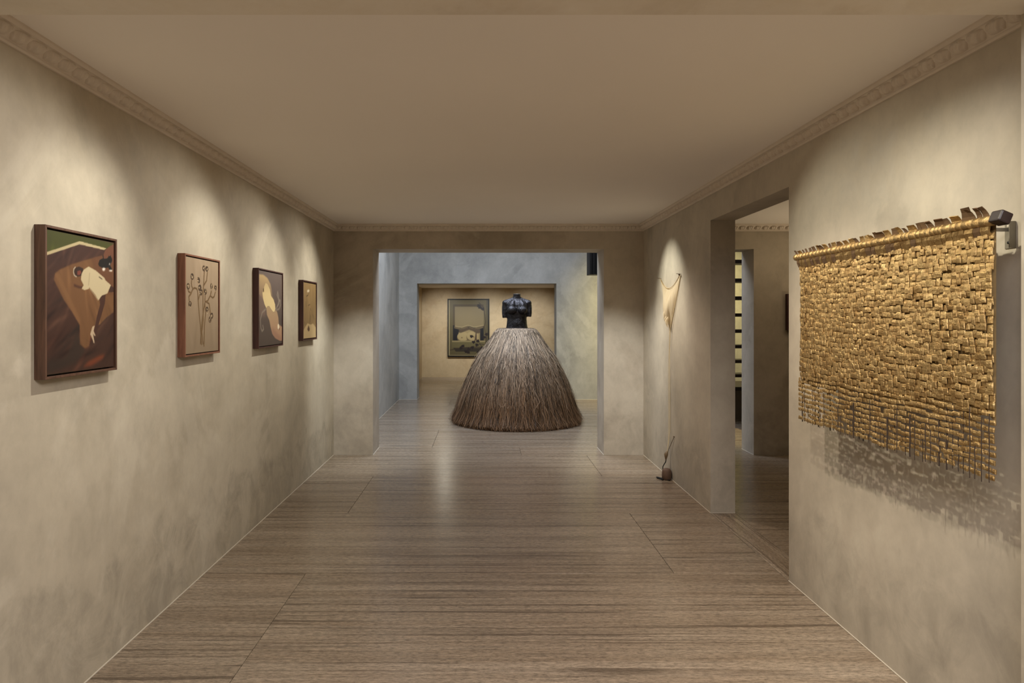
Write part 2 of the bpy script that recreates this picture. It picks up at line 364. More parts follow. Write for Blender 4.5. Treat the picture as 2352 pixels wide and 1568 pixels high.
mb.box(-3.2, 1.65, 0, -1.6, 2.0, 2.9); mb.box(1.667, 1.65, 0, 3.2, 2.0, 2.9); struct(MB().box(-1.6, 1.65, 2.488, 1.667, 2.0, 2.9).build('trim_beam', M_BEAM), 'pale plaster beam overhead at the near end of the room')
struct(mb.build('wall_front', M_WALL), 'plaster jambs of the opening nearest the viewer')
struct(MB().box(-1.9, 2.0, H, 5.6, 7.66, H + .12).build('ceiling', M_CEIL), 'smooth beige ceiling of the long room')
# side room shell
struct(MB().box(5.0, 1.65, 0, 5.2, 7.24, H + .1).build('wall_side_room', M_BACK), 'far plaster wall of the side room')
struct(MB().box(1.985, 1.8, 0, 5.2, 2.0, H + .1).build('wall_side_room_near', M_BACK), 'near plaster wall of the side room')
# room the camera stands in
mb = MB()
mb.box(-3.4, -4, 0, -3.2, 2.0, 2.9); mb.box(3.2, -4, 0, 3.4, 2.0, 2.9); mb.box(-3.4, -4.2, 0, 3.4, -4, 2.9)
struct(mb.build('wall_near_room', M_WALL2), 'plaster walls of the near room')
struct(MB().box(-3.4, -4.2, 2.75, 3.4, 1.65, 2.9).build('ceiling_near_room', M_CEIL), 'ceiling of the near room')
# stair hall, lit by daylight from a roof opening
mb = MB()
mb.box(-1.8, 7.66, 0, -1.6, 12.1, 4.6)
struct(mb.build('wall_hall_left', M_HALL), 'grey daylit plaster side wall of the hall')
mb = MB()
mb.box(-1.8, 12.1, 0, -1.26, 12.47, 4.6); mb.box(1.357, 12.1, 0, 6.0, 12.47, 4.6); mb.box(-1.26, 12.1, 2.182, 1.357, 12.47, 4.6)
struct(mb.build('wall_hall_back', M_HALL), 'grey daylit plaster wall around the square inner opening')
struct(MB().box(5.8, 7.58, 0, 6.0, 12.1, 4.6).build('wall_hall_right', M_HALL), 'plaster wall at the far side of the stair')
struct(MB().box(-1.9, 7.3, H + .12, 6.0, 7.66, 4.6).build('wall_hall_front', M_HALL), 'upper plaster wall of the hall above the opening')
mb = MB()
mb.box(-1.8, 7.66, 4.45, -1.3, 12.1, 4.6); mb.box(1.6, 7.66, 4.45, 6.0, 12.1, 4.6)
mb.box(-1.3, 7.66, 4.45, 1.6, 7.9, 4.6); mb.box(-1.3, 10.0, 4.45, 1.6, 12.1, 4.6)
struct(mb.build('ceiling_hall', M_CEIL), 'high hall ceiling with a roof light')
# last room
M_LAST = plaster('warm_plaster', (190,168,130), (174,150,112), (200,180,142), .1, 17.0)
struct(MB().box(-1.8, 16.6, 0, 3.2, 16.8, 2.5).build('wall_last_room', M_LAST), 'warm lit plaster wall carrying the black framed picture')
mb = MB(); mb.box(-1.8, 12.47, 0, -1.6, 16.6, 2.5); mb.box(3.0, 12.47, 0, 3.2, 16.6, 2.5)
struct(mb.build('wall_last_room_sides', M_LAST), 'side walls of the warm lit last room')
struct(MB().box(-1.8, 12.47, 2.30, 3.2, 16.6, 2.5).build('ceiling_last_room', M_CEIL), 'low ceiling of the last room')

# floor: grout bed with travertine slabs as pieces
fl = struct(MB().box(-3.4, -4.2, -.12, 6.0, 16.8, -.018).build('floor', M_GROUT), 'banded brown travertine slab floor')
g = .0022
def slab(x0, y0, x1, y1, mat=M_TRAV):
    cx, cy = (x0+x1)/2, (y0+y1)/2
    mb = MB(); a, b = (x1-x0)/2 - g/2, (y1-y0)/2 - g/2; e = .0015
    vs = [(-a,-b,-.02),(a,-b,-.02),(a,b,-.02),(-a,b,-.02),(-a,-b,-e),(a,-b,-e),(a,b,-e),(-a,b,-e),(-a+e,-b+e,0),(a-e,-b+e,0),(a-e,b-e,0),(-a+e,b-e,0)]
    fs = [(3,2,1,0),(8,9,10,11)] + [(i, (i+1)%4, (i+1)%4+4, i+4) for i in range(4)] + [(i+4, (i+1)%4+4, (i+1)%4+8, i+8) for i in range(4)]
    o = mb.add(vs, fs).build('stone_slab', mat, fl); o.location = (cx, cy, 0)
    return o
rows = [-4.2, -3.3, -2.1, -.9, .3, 1.5, 2.7, 3.9, 5.1, 6.28, 7.24]
for i in range(len(rows)-1):
    y0, y1 = rows[i], rows[i+1]
    near = y1 <= 1.5
    xa, xb = (-3.3, 3.3) if near else (XL, XR)
    seam = -1.08 if (i % 2 == 0) else 1.15
    slab(xa, y0, seam, y1); slab(seam, y0, xb, y1)
    if y0 >= 1.5:
        slab(1.985, y0, 3.4 if i % 2 else 4.1, y1); slab(3.4 if i % 2 else 4.1, y0, 5.1, y1)
slab(XR, 3.785, 1.985, 5.095, M_TRAVY)
rows = [7.24, 7.66, 8.86, 10.06, 11.26, 12.1, 12.47, 13.6, 14.8, 16.0, 16.7]
for i in range(len(rows)-1):
    xb = 5.9 if rows[i] < 12 else 3.1
    seam = (.42, -.62, 1.0)[i % 3]
    slab(-1.7, rows[i], seam, rows[i+1]); slab(seam, rows[i], xb, rows[i+1])
# pale sealant bead along the foot of the walls
def bead(name, pts):
    mb = MB()
    for (a, b) in pts: mb.tube([(*a, .002), (*b, .002)], .004, 6)
    return struct(mb.build(name, M_BEAD), 'thin pale sealant line along the foot of the wall')
bead('trim_1', [((XL, 2.0), (XL, DB))]); bead('trim_2', [((XR, 2.0), (XR, 3.785)), ((XR, 5.095), (XR, DB))])
bead('trim_3', [((-1.6, 7.66), (-1.6, 12.1)), ((-1.6, 12.1), (-1.26, 12.1)), ((1.357, 12.1), (5.8, 12.1)), ((-1.26, 12.1), (-1.26, 12.47)), ((-1.25, 7.24), (-1.25, 7.66)), ((1.345, 7.24), (1.345, 7.66))])
bead('trim_4', [((XR, 5.095), (1.985, 5.095)), ((3.03, 7.24), (3.03, 7.58))])

# cornice with moulded leaves
PROF = [(0,-.076),(.010,-.076),(.013,-.068),(.013,-.062),(.016,-.056),(.026,-.044),(.038,-.034),(.046,-.026),(.048,-.022),(.054,-.020),(.058,-.013),(.060,-.008),(.060,0),(0,0)]
def cornice(name, a, b, nrm, label, m0=0, m1=0):
    # a,b: ends on the wall line; nrm: into the room; m0/m1: mitre at the ends
    a, b = Vector((*a, H)), Vector((*b, H)); t = (b-a).normalized(); nn = Vector((*nrm, 0))
    vs = []
    for p, z in PROF: vs.append(a + nn*p + t*p*m0 + Vector((0,0,z)))
    for p, z in PROF: vs.append(b + nn*p - t*p*m1 + Vector((0,0,z)))
    k = len(PROF)
    fs = [(i, (i+1) % k, (i+1) % k + k, i + k) for i in range(k)] + [tuple(range(k))[::-1], tuple(range(k, 2*k))]
    o = struct(MB().add(vs, fs).build(name, M_CORN), label)
    L = (b-a).length; n = int(round(L/.086)); step = L/n
    up = (nn*.031 + Vector((0,0,.036))).normalized(); out = t.cross(up).normalized()
    if out.dot(nn) < 0: out = -out
    for i in range(n):
        pos = a + t*(i+.5)*step + nn*.0145 + Vector((0,0,-.0605))
        lf = link('acanthus_leaf', LEAF, o)
        M = Matrix((t, up, out)).transposed().to_4x4(); M.translation = pos
        lf.matrix_world = M @ Matrix.Diagonal((step/.086, 1, 1, 1))
    return o
def leaf_mesh():
    # scalloped shell leaf: local x along the wall, y up the slope, z out
    mb = MB(); nu, nv = 22, 6; vs = []; fs = []
    for j in range(nv + 1):
        v = j / nv
        for i in range(nu + 1):
            u = i / nu * 2 - 1
            w = .0395 * (.60 + .40*min(1, v*1.6))
            top = .050 * (1 - .20*abs(u)**3)
            vein = -.0085*math.exp(-(u/.13)**2) + .0062*math.cos(u*math.pi*(4.6 - 1.2*v))
            z = .0005 + (0.0215*math.sin(math.pi*min(1, v*.85+.08))*(1 - .55*u*u) + vein*(.3+.7*v)) * (1 - abs(u)**8*.9)
            if j == 0 or abs(u) == 1: z = -.003
            if j == nv: z = max(z, .012*(1-u*u))
            vs.append((u*w + .010*(v-.5)*v, v*top, z))
    for i in range(nu + 1): x, y, z = vs[nv*(nu+1)+i]; vs.append((x, y-.002, -.006))
    for j in range(nv + 1):
        for i in range(nu):
            q = j*(nu+1)+i; fs.append((q, q+1, q+nu+2, q+nu+1))
    return mb.add(vs, fs).mesh('acanthus_leaf', M_CORN, True)
LEAF = leaf_mesh()
cornice('trim_left', (XL, 2.0), (XL, DB), (1, 0), 'moulded leaf cornice along the top of the left wall', 0, 1)
cornice('trim_right', (XR, DB), (XR, 2.0), (-1, 0), 'moulded leaf cornice along the top of the right wall', 1, 0)
cornice('trim_back', (XL, DB), (XR, DB), (0, -1), 'moulded leaf cornice above the wide opening', 1, 1)
cornice('trim_side_room', (1.985, DB), (5.0, DB), (0, -1), 'moulded leaf cornice seen through the doorway', 0, 0)

# ---------------------------------------------------------------- framed paintings
def raster(w, h, aspect, bgf):
    """canvas raster in (u,v) with 3x supersampling"""
    k = 3
    u, v = np.meshgrid((np.arange(w*k)+.5)/(w*k), (np.arange(h*k)+.5)/(h*k))
    return u, v, aspect, k
class Canvas:
    def __init__(s, w, h, aspect, seed=0):
        s.w, s.h, s.a, s.k = w, h, aspect, 2
        s.u, s.v = np.meshgrid((np.arange(w*s.k)+.5)/(w*s.k), (np.arange(h*s.k)+.5)/(h*s.k))
        s.c = np.zeros(s.u.shape + (3,)); s.rng = np.random.RandomState(seed)
    def fill(s, c): s.c[:] = c
    def vgrad(s, c0, c1, mask=None, axis='v'):
        t = (s.v if axis == 'v' else s.u)[..., None]; col = np.array(c0)*(1-t) + np.array(c1)*t
        if mask is None: s.c[:] = col
        else: s.c[:] = s.c*(1-mask[..., None]) + col*mask[..., None]
    def poly(s, pts):
        m = np.zeros(s.u.shape, bool); n = len(pts)
        for i in range(n):
            (x0, y0), (x1, y1) = pts[i], pts[(i+1) % n]
            if y0 == y1: continue
            cond = ((y0 > s.v) != (y1 > s.v)) & (s.u < (x1-x0)*(s.v-y0)/(y1-y0)+x0)
            m ^= cond
        return m.astype(float)
    def soft(s, pts, r=3):
        m = s.poly(pts)
        for _ in range(3):
            for ax in (0, 1):
                m = sum(np.roll(m, d, ax) for d in range(-r, r+1))/(2*r+1)
        return m
    def line(s, pts, wd, feather=.4):
        d = np.full(s.u.shape, 9.0); X, Y = s.u*s.a, s.v
        for (x0, y0), (x1, y1) in zip(pts[:-1], pts[1:]):
            x0 *= s.a; x1 *= s.a; dx, dy = x1-x0, y1-y0
            t = np.clip(((X-x0)*dx+(Y-y0)*dy)/(dx*dx+dy*dy+1e-9), 0, 1)
            d = np.minimum(d, np.hypot(X-x0-t*dx, Y-y0-t*dy))
        return np.clip(1-(d-wd)/(wd*feather+1e-6), 0, 1)
    def disc(s, c, rx, ry):
        q = np.hypot((s.u-c[0])*s.a/rx, (s.v-c[1])/ry); return np.clip((1-q)*8, 0, 1)
    def put(s, m, c, op=1.0):
        m = (m*op)[..., None]; s.c[:] = s.c*(1-m) + np.array(c)*m
    def strokes(s, n, ang, length, wd, amp, mask=None, tint=(1, .8, .6)):
        acc = np.zeros(s.u.shape); X, Y = s.u*s.a, s.v
        for _ in range(n):
            cx, cy = s.rng.rand()*s.a, s.rng.rand(); a = ang + s.rng.randn()*.25
            dx, dy = X-cx, Y-cy; p = dx*math.cos(a)+dy*math.sin(a); q = -dx*math.sin(a)+dy*math.cos(a)
            acc += s.rng.randn()*np.exp(-(p/length)**2-(q/wd)**2)
        if mask is not None: acc = acc*mask
        s.c[:] = np.clip(s.c + amp*acc[..., None]*np.array(tint), 0, 255)
    def colors(s):
        c = s.c.reshape(s.h, s.k, s.w, s.k, 3).mean((1, 3))/255
        c = np.where(c <= .04045, c/12.92, ((np.maximum(c, 0)+.055)/1.055)**2.4)
        return c
    def mesh(s, name, width, height):
        """grid in the local X (across) / Z (up) plane, origin at its centre, facing -Y"""
        w, h = s.w, s.h; m = bpy.data.meshes.new(name)
        xs = np.linspace(-width/2, width/2, w); zs = np.linspace(height/2, -height/2, h)
        xx, zz = np.meshgrid(xs, zs); co = np.stack([xx, np.zeros_like(xx), zz], -1).reshape(-1, 3)
        idx = np.arange(w*h).reshape(h, w)
        q = np.stack([idx[1:, :-1], idx[1:, 1:], idx[:-1, 1:], idx[:-1, :-1]], -1).reshape(-1, 4)
        m.from_pydata(co.tolist(), [], q.tolist())
        at = m.color_attributes.new('paint', 'FLOAT_COLOR', 'POINT')
        c = np.ones((w*h, 4)); c[:, :3] = s.colors().reshape(-1, 3); at.data.foreach_set('color', c.ravel())
        m.materials.append(M_PAINT); m.update(); return m

def art1():
    c = Canvas(150, 190, .81, 1); A = lambda n: ART['p1_'+n]
    c.vgrad((60,37,31), (56,33,25)); c.strokes(140, -.75, .10, .014, 9)
    c.strokes(34, -.6, .16, .02, 8, tint=(1, .45, .25))
    c.put(c.soft(A('dark1'), 4), (44,33,27), .8); c.put(c.soft(A('ember'), 3), (122,56,30), .7)
    c.strokes(30, -.7, .10, .012, 12, c.soft(A('ember'), 5), (1, .5, .3))
    c.put(c.soft(A('green'), 1), (60,62,22)); c.strokes(40, -1.1, .05, .02, 11, c.poly(A('green')), (.9, 1, .3))
    c.put(c.poly(A('cream')), (172,156,118)); c.strokes(20, -.3, .05, .008, 12, c.poly(A('cream')), (1, 1, .9))
    t = c.soft(A('table'), 1); c.put(t, (104,71,44)); c.strokes(110, 1.15, .10, .014, 8, t, (1, .8, .55))
    c.put(c.soft([(.6,.12),(1.1,.1),(1.1,.42),(.85,.42)], 4)*t, (90,56,38), .7)
    c.put(c.soft([(.1,.30),(.16,.29),(.46,.62),(.45,.70),(.36,.58)], 2)*t, (124,88,56), .5)
    c.put(c.poly(A('brow')), (98,60,42))
    c.put(c.poly(A('hip')), (56,34,28)); c.put(c.poly(A('leg')), (62,36,28)); c.put(c.soft(A('arm'), 1), (70,41,29))
    c.put(c.poly(A('head')), (46,31,26)); c.put(c.poly(A('face')), (112,57,46)); c.put(c.line(A('headline'), .0035), (176,168,150), .9)
    c.put(c.poly(A('dress')), (182,166,132)); c.strokes(30, .9, .05, .010, 9, c.poly(A('dress')), (1, 1, .95))
    c.put(c.line([(.595,.38),(.69,.44),(.735,.47)], .004), (150,132,102), .8)
    c.put(c.line([(.75,.29),(.80,.305)], .003), (50,40,34)); c.put(c.line([(.60,.27),(.585,.36)], .004), (152,136,106), .7)
    c.put(c.poly(A('shoe')), (176,154,126)); c.put(c.poly(A('cat')), (19,18,17))
    c.put(c.disc((.93,.145), .035, .03), (17,16,15)); c.put(c.poly([(.91,.135),(.905,.108),(.925,.122),(.945,.106),(.955,.13)]), (17,16,15))
    for n in ('paw1', 'paw2', 'chest'): c.put(c.soft(A(n), 1), (214,204,190))
    c.put(c.line([(.815,.12),(.825,.15)], .005), (22,18,16))
    return c
def art2():
    c = Canvas(130, 230, .85, 2); A = lambda n: ART['p2_'+n]
    c.vgrad((160,138,112), (136,117,94)); c.strokes(30, 1.5, .3, .03, 3, None, (1, 1, 1))
    for n in 'ABCDEFGHIJKLM':
        c.put(c.line(A(n), .0085), (112,86,54)); c.put(c.line([(x-.012, y) for x, y in A(n)], .0022), (66,48,30), .8)
    r = c.rng
    for (x, y) in A('fl'):
        c.put(c.disc((x, y), .048, .037), (150,126,96)); 
        for k in range(7):
            a0 = r.rand()*6.28; rr = .012+.026*r.rand()
            arc = [(x+math.cos(a0+t)*rr/.85, y+math.sin(a0+t)*rr*.85) for t in np.linspace(0, 2.2+r.rand()*2, 6)]
            c.put(c.line(arc, .0038), (58,40,26), .9)
        for k in range(3): c.put(c.disc((x+r.randn()*.018, y+r.randn()*.016), .006, .007), (196,178,148))
    return c
def art3():
    c = Canvas(100, 190, .95, 3); A = lambda n: ART['p3_'+n]
    c.vgrad((104,90,84), (76,64,58)); c.put(c.soft([(-.2,.1),(.35,.1),(.3,.6),(-.2,.6)], 9), (134,108,94), .6)
    for n in ('t1', 't2', 't3'): c.put(c.line(A(n), .007, 2.0), (146,134,120), .7)
    c.vgrad((186,158,110), (150,116,92), c.soft(A('back'), 2)*np.clip(1.15-c.v*2.2, 0, 1))
    low = c.soft(A('low'), 1); c.vgrad((172,160,118), (172,130,104), low)
    c.put(c.soft([(.55,.75),(.8,.85),(1.1,.95),(1.1,1.05),(.5,1.0)], 6)*low, (150,112,92), .7)
    c.vgrad((206,180,128), (240,220,166), c.poly(A('cream'))*np.clip(c.v*2.2+.35, 0, 1))
    c.put(c.poly(A('eye')), (84,62,34)); c.put(c.poly(A('pupil')), (84,46,32)); c.put(c.poly(A('egg')), (240,222,190))
    return c
def art4():
    c = Canvas(70, 150, .84, 4); A = lambda n: ART['p4_'+n]
    c.vgrad((150,122,80), (128,104,68)); c.strokes(40, 1.45, .12, .03, 8, None, (1, .9, .7))
    c.put(c.soft(A('hill'), 1), (184,158,114)); c.put(c.soft(A('drop'), 1), (86,62,42))
    for k in range(1, 8): c.put(c.line(A('k%d' % k), .0055, 1.6), (84,64,42), .7)
    c.put(c.soft(A('w'), 2), (216,200,170), 1.0)
    return c
def art5():
    c = Canvas(110, 150, .72, 5); A = lambda n: ART['p5_'+n]
    c.vgrad((112,100,62), (96,86,54)); c.put(c.poly([(0,0),(.03,0),(.03,1),(0,1)]), (176,160,116)); c.put(c.poly([(0,.985),(1,.985),(1,1),(0,1)]), (150,136,98))
    c.put(c.poly([(.95,0),(1,0),(1,1),(.95,1)]), (84,76,50))
    c.put(c.poly(A('ledge')), (88,74,46)); c.put(c.poly(A('dark')), (20,18,20))
    c.put(c.poly(A('torso')), (150,132,88))
    c.vgrad((176,156,108), (158,138,92), c.soft([(.24,.86),(.25,.58),(.36,.565),(.52,.52),(.64,.565),(.70,.62),(.72,.86)], 1)*c.poly(A('dark')))
    for x, y, r, q in ((.365,.655,.115,-1), (.60,.645,.115,1)):
        c.put(c.disc((x, y+.020), r, r*.80), (104,86,56)); c.vgrad((196,176,124), (176,154,104), c.disc((x, y), r*.97, r*.74)*np.clip(c.v*0+1, 0, 1))
        c.put(c.disc((x+.03*q, y+.02), .018, .013), (140,116,78))
    c.put(c.soft([(.685,.57),(.715,.57),(.70,.72),(.655,.72)], 1), (76,58,42))
    c.put(c.poly([(.70,.60),(.73,.585),(.755,.62),(.755,.71),(.715,.71)]), (176,154,106))
    for pts in ([(.26,.53),(.50,.485),(.515,.535),(.42,.56),(.31,.59),(.26,.58)], [(.50,.485),(.80,.53),(.80,.59),(.70,.60),(.62,.56),(.515,.535)]):
        c.put(c.soft(pts, 1), (92,76,54))
    c.put(c.poly(A('shade')), (142,126,88)); c.put(c.poly(A('sh2')), (112,96,66))
    c.put(c.line([(.16,.47),(.33,.487),(.49,.455),(.64,.487),(.87,.455)], .004), (176,158,112))
    c.put(c.poly(A('sill')), (152,136,92)); c.put(c.poly(A('low')), (108,98,60)); c.put(c.poly(A('slot')), (52,44,30))
    for n in ('vine', 'vine2'): c.put(c.line(A(n), .005), (64,48,32))
    for i, (x, y) in enumerate(A('leaf')):
        a = i*1.3; s_ = .042
        c.put(c.poly([(x+math.cos(a+t)*s_*k/.72, y+math.sin(a+t)*s_*k*.8) for t, k in ((0,1.1),(1.1,.75),(2.2,.9),(3.1,.5),(4.1,.9),(5.2,.75))]), (34,22,18))
    c.c *= .84
    return c

def framed(label, loc, rotz, w, h, depth, face, canvas, mat, inset=.006, gapw=.006, standoff=0):
    """loc: centre of the picture on the wall; local -Y points into the room"""
    t = thing('framed_painting', label, 'painting', loc); t.rotation_euler = (0, 0, rotz)
    W2, H2 = w/2, h/2
    def bar(pts, nm='frame_bar'):
        vs = []
        for y in (-depth, -standoff):
            for (x, z) in pts: vs.append((x, y, z))
        MB().add(vs, [(0,1,2,3), (7,6,5,4), (0,4,5,1), (1,5,6,2), (2,6,7,3), (3,7,4,0)]).build(nm, mat, t, bevel=.0012)
    f = face
    bar([(-W2,-H2), (-W2+f,-H2+f), (-W2+f,H2-f), (-W2,H2)]); bar([(W2,H2), (W2-f,H2-f), (W2-f,-H2+f), (W2,-H2)])
    bar([(-W2,H2), (-W2+f,H2-f), (W2-f,H2-f), (W2,H2)]); bar([(W2,-H2), (W2-f,-H2+f), (-W2+f,-H2+f), (-W2,-H2)])
    MB().box(-W2+f*.9, -.012, -H2+f*.9, W2-f*.9, -standoff-.001, H2-f*.9).build('backing_board', M_BLACK, t)
    cw, ch = w-2*f-2*gapw, h-2*f-2*gapw
    cv = link('canvas', canvas.mesh('canvas', cw, ch), t); cv.location = (0, -depth+inset, 0)
    MB().box(-cw/2, -depth+inset+.0006, -ch/2, cw/2, -.012, ch/2).build('stretcher', M_BLACK, t)
    return t
LW = R(90)   # hung on the left wall: local -Y -> +X
def on_left(label, xl, xr, zt, zb, canvas, mat, face=.010, gap=.007):
    X = XL + .043; D0, D1 = -X*1480/(1112-xl), -X*1480/(1112-xr)
    framed(label, (XL, (D0+D1)/2, 1.55+(zt+zb)/2), LW, D1-D0, zt-zb, .043, face, canvas, mat, gapw=gap)
on_left('dark brown painting of a figure in a white dress, nearest of the four framed pictures', 104, 269, .349, -.236, art1(), M_WALNUT)
on_left('framed beige painting of bare flower stems, between the dark and the purple pictures', 425, 505.5, .353, -.222, art2(), M_WALNUT2, .010, .006)
on_left('framed purple brown painting with a cream curved shape and tendrils', 594, 650.5, .361, -.232, art3(), M_MAHOG, .010, .006)
on_left('framed ochre painting with a pale mound, last before the wide opening', 696.4, 728, .340, -.218, art4(), M_MAHOG, .012, .008)
t = framed('black framed picture of a stone torso in a window with ivy', (-.4035, 16.6, 1.275), 0, 1.075, 1.49, .05, .024, art5(), M_BLACK, gapw=.004)
t.name = 'framed_picture'
t = framed('dark frame on the side room wall, only its edge showing past the doorway', (3.62, DB, 1.607), 0, .47, .405, .045, .03, art4(), M_MAHOG)
t.name = 'framed_picture'

# ---------------------------------------------------------------- bronze torso in a raffia skirt
SC = thing('torso_sculpture', 'black headless bronze torso rising from a wide raffia skirt in the hall', 'sculpture', (.482, 9.64, 0))
def ring_loft(rings, n=28):
    """rings: (z, rx, ry, cx, cy)"""
    vs = []; fs = []
    for z, rx, ry, cx, cy in rings:
        for k in range(n):
            w = 2*math.pi*k/n; vs.append((cx+rx*math.cos(w), cy+ry*math.sin(w), z))
    for i in range(len(rings)-1):
        for k in range(n): fs.append((i*n+k, i*n+(k+1) % n, (i+1)*n+(k+1) % n, (i+1)*n+k))
    fs.append(tuple(range(n))[::-1]); fs.append(tuple((len(rings)-1)*n+k for k in range(n)))
    return vs, fs
def ell(c, r, n=14, m=10, M=None):
    vs = []; fs = []
    for j in range(m+1):
        p = math.pi*j/m
        for k in range(n):
            w = 2*math.pi*k/n
            v = Vector((r[0]*math.sin(p)*math.cos(w), r[1]*math.sin(p)*math.sin(w), r[2]*math.cos(p)))
            if M: v = M @ v
            vs.append(v+Vector(c))
    for j in range(m):
        for k in range(n): fs.append((j*n+k, (j+1)*n+k, (j+1)*n+(k+1) % n, j*n+(k+1) % n))
    return vs, fs
def bronze():
    s = NT('dark_bronze')
    a = s.noise(s.map((1,1,1)), 34, 5, .6, .3); b = s.noise(s.map((1,1,1)), 90, 3)
    s.bump(s.math('ADD', s.math('MULTIPLY', a, .8), s.math('MULTIPLY', b, .25)), .9, .014)
    return s.out(s.ramp(a, [(.3, L4((34,31,30))), (.6, L4((72,70,72))), (.8, L4((128,128,136)))]), s.ramp(a, [(.3, G(.44)), (.7, G(.25))]), .72)
M_BRONZE = bronze()
mb = MB()
x0 = .008
mb.add(*ring_loft([(1.30,.172,.120,x0,0),(1.38,.163,.112,x0,0),(1.45,.152,.104,x0,0),(1.53,.146,.100,x0,0),(1.60,.150,.102,x0,-.004),(1.67,.163,.106,x0,-.004),(1.73,.172,.104,x0,0),(1.775,.165,.088,x0,.008),(1.800,.125,.070,x0,.014),(1.822,.078,.060,x0,.014),(1.840,.062,.056,x0,.012),(1.87,.055,.053,x0,.008),(1.895,.054,.052,x0,.006)]))
for sx in (-1, 1):
    mb.add(*ell((x0+sx*.080, -.092, 1.654), (.074, .068, .064)))                    # bust
    mb.add(*ell((x0+sx*.074, -.058, 1.700), (.082, .060, .085)))
    mb.tube([(x0+sx*.05, -.05, 1.79), (x0+sx*.075, -.085, 1.73), (x0+sx*.08, -.095, 1.67)], [.03, .045, .05], 10)
    mb.add(*ell((x0+sx*.165, .005, 1.760), (.058, .060, .048)))                     # shoulder
    lo = 1.538 if sx < 0 else 1.556
    mb.tube([(x0+sx*.150, .005, 1.78), (x0+sx*.176, .005, 1.74), (x0+sx*.183, .003, 1.68), (x0+sx*.183, 0, 1.60), (x0+sx*.180, -.002, lo)], [.036, .045, .044, .041, .038], 14)
    mb.tube([(x0+sx*.03, .01, 1.825), (x0+sx*.10, .008, 1.797), (x0+sx*.165, .005, 1.772)], [.034, .034, .040], 10)   # trapezius
mb.add(*ell((x0, -.06, 1.45), (.10, .055, .10)))                                    # belly
body = mb.build('body', M_BRONZE, SC, True)
rm = body.modifiers.new('remesh', 'REMESH'); rm.mode = 'VOXEL'; rm.voxel_size = .0065; rm.use_smooth_shade = True
sm = body.modifiers.new('smooth', 'SMOOTH'); sm.factor = .6; sm.iterations = 7
rim = MB().lathe([(.040,1.884),(.055,1.884),(.056,1.893),(.052,1.898),(.044,1.898),(.040,1.893)], 24, Matrix.Translation((x0, .006, 0)), False)
rim.f += [(5*24+k, 5*24+(k+1) % 24, (k+1) % 24, k) for k in range(24)]
rim.build('neck_rim', simple('pale_bronze', (92,88,84), .4, .4), SC, True)  # rim in a lighter bronze than the body
MB().lathe([(.0415,1.8935),(.041,1.8945)], 20, Matrix.Translation((x0, .006, 0))).build('neck_shade_disc', simple('deep_black', (4,4,4), .9), SC)  # black disc stands in for the shade inside the open neck

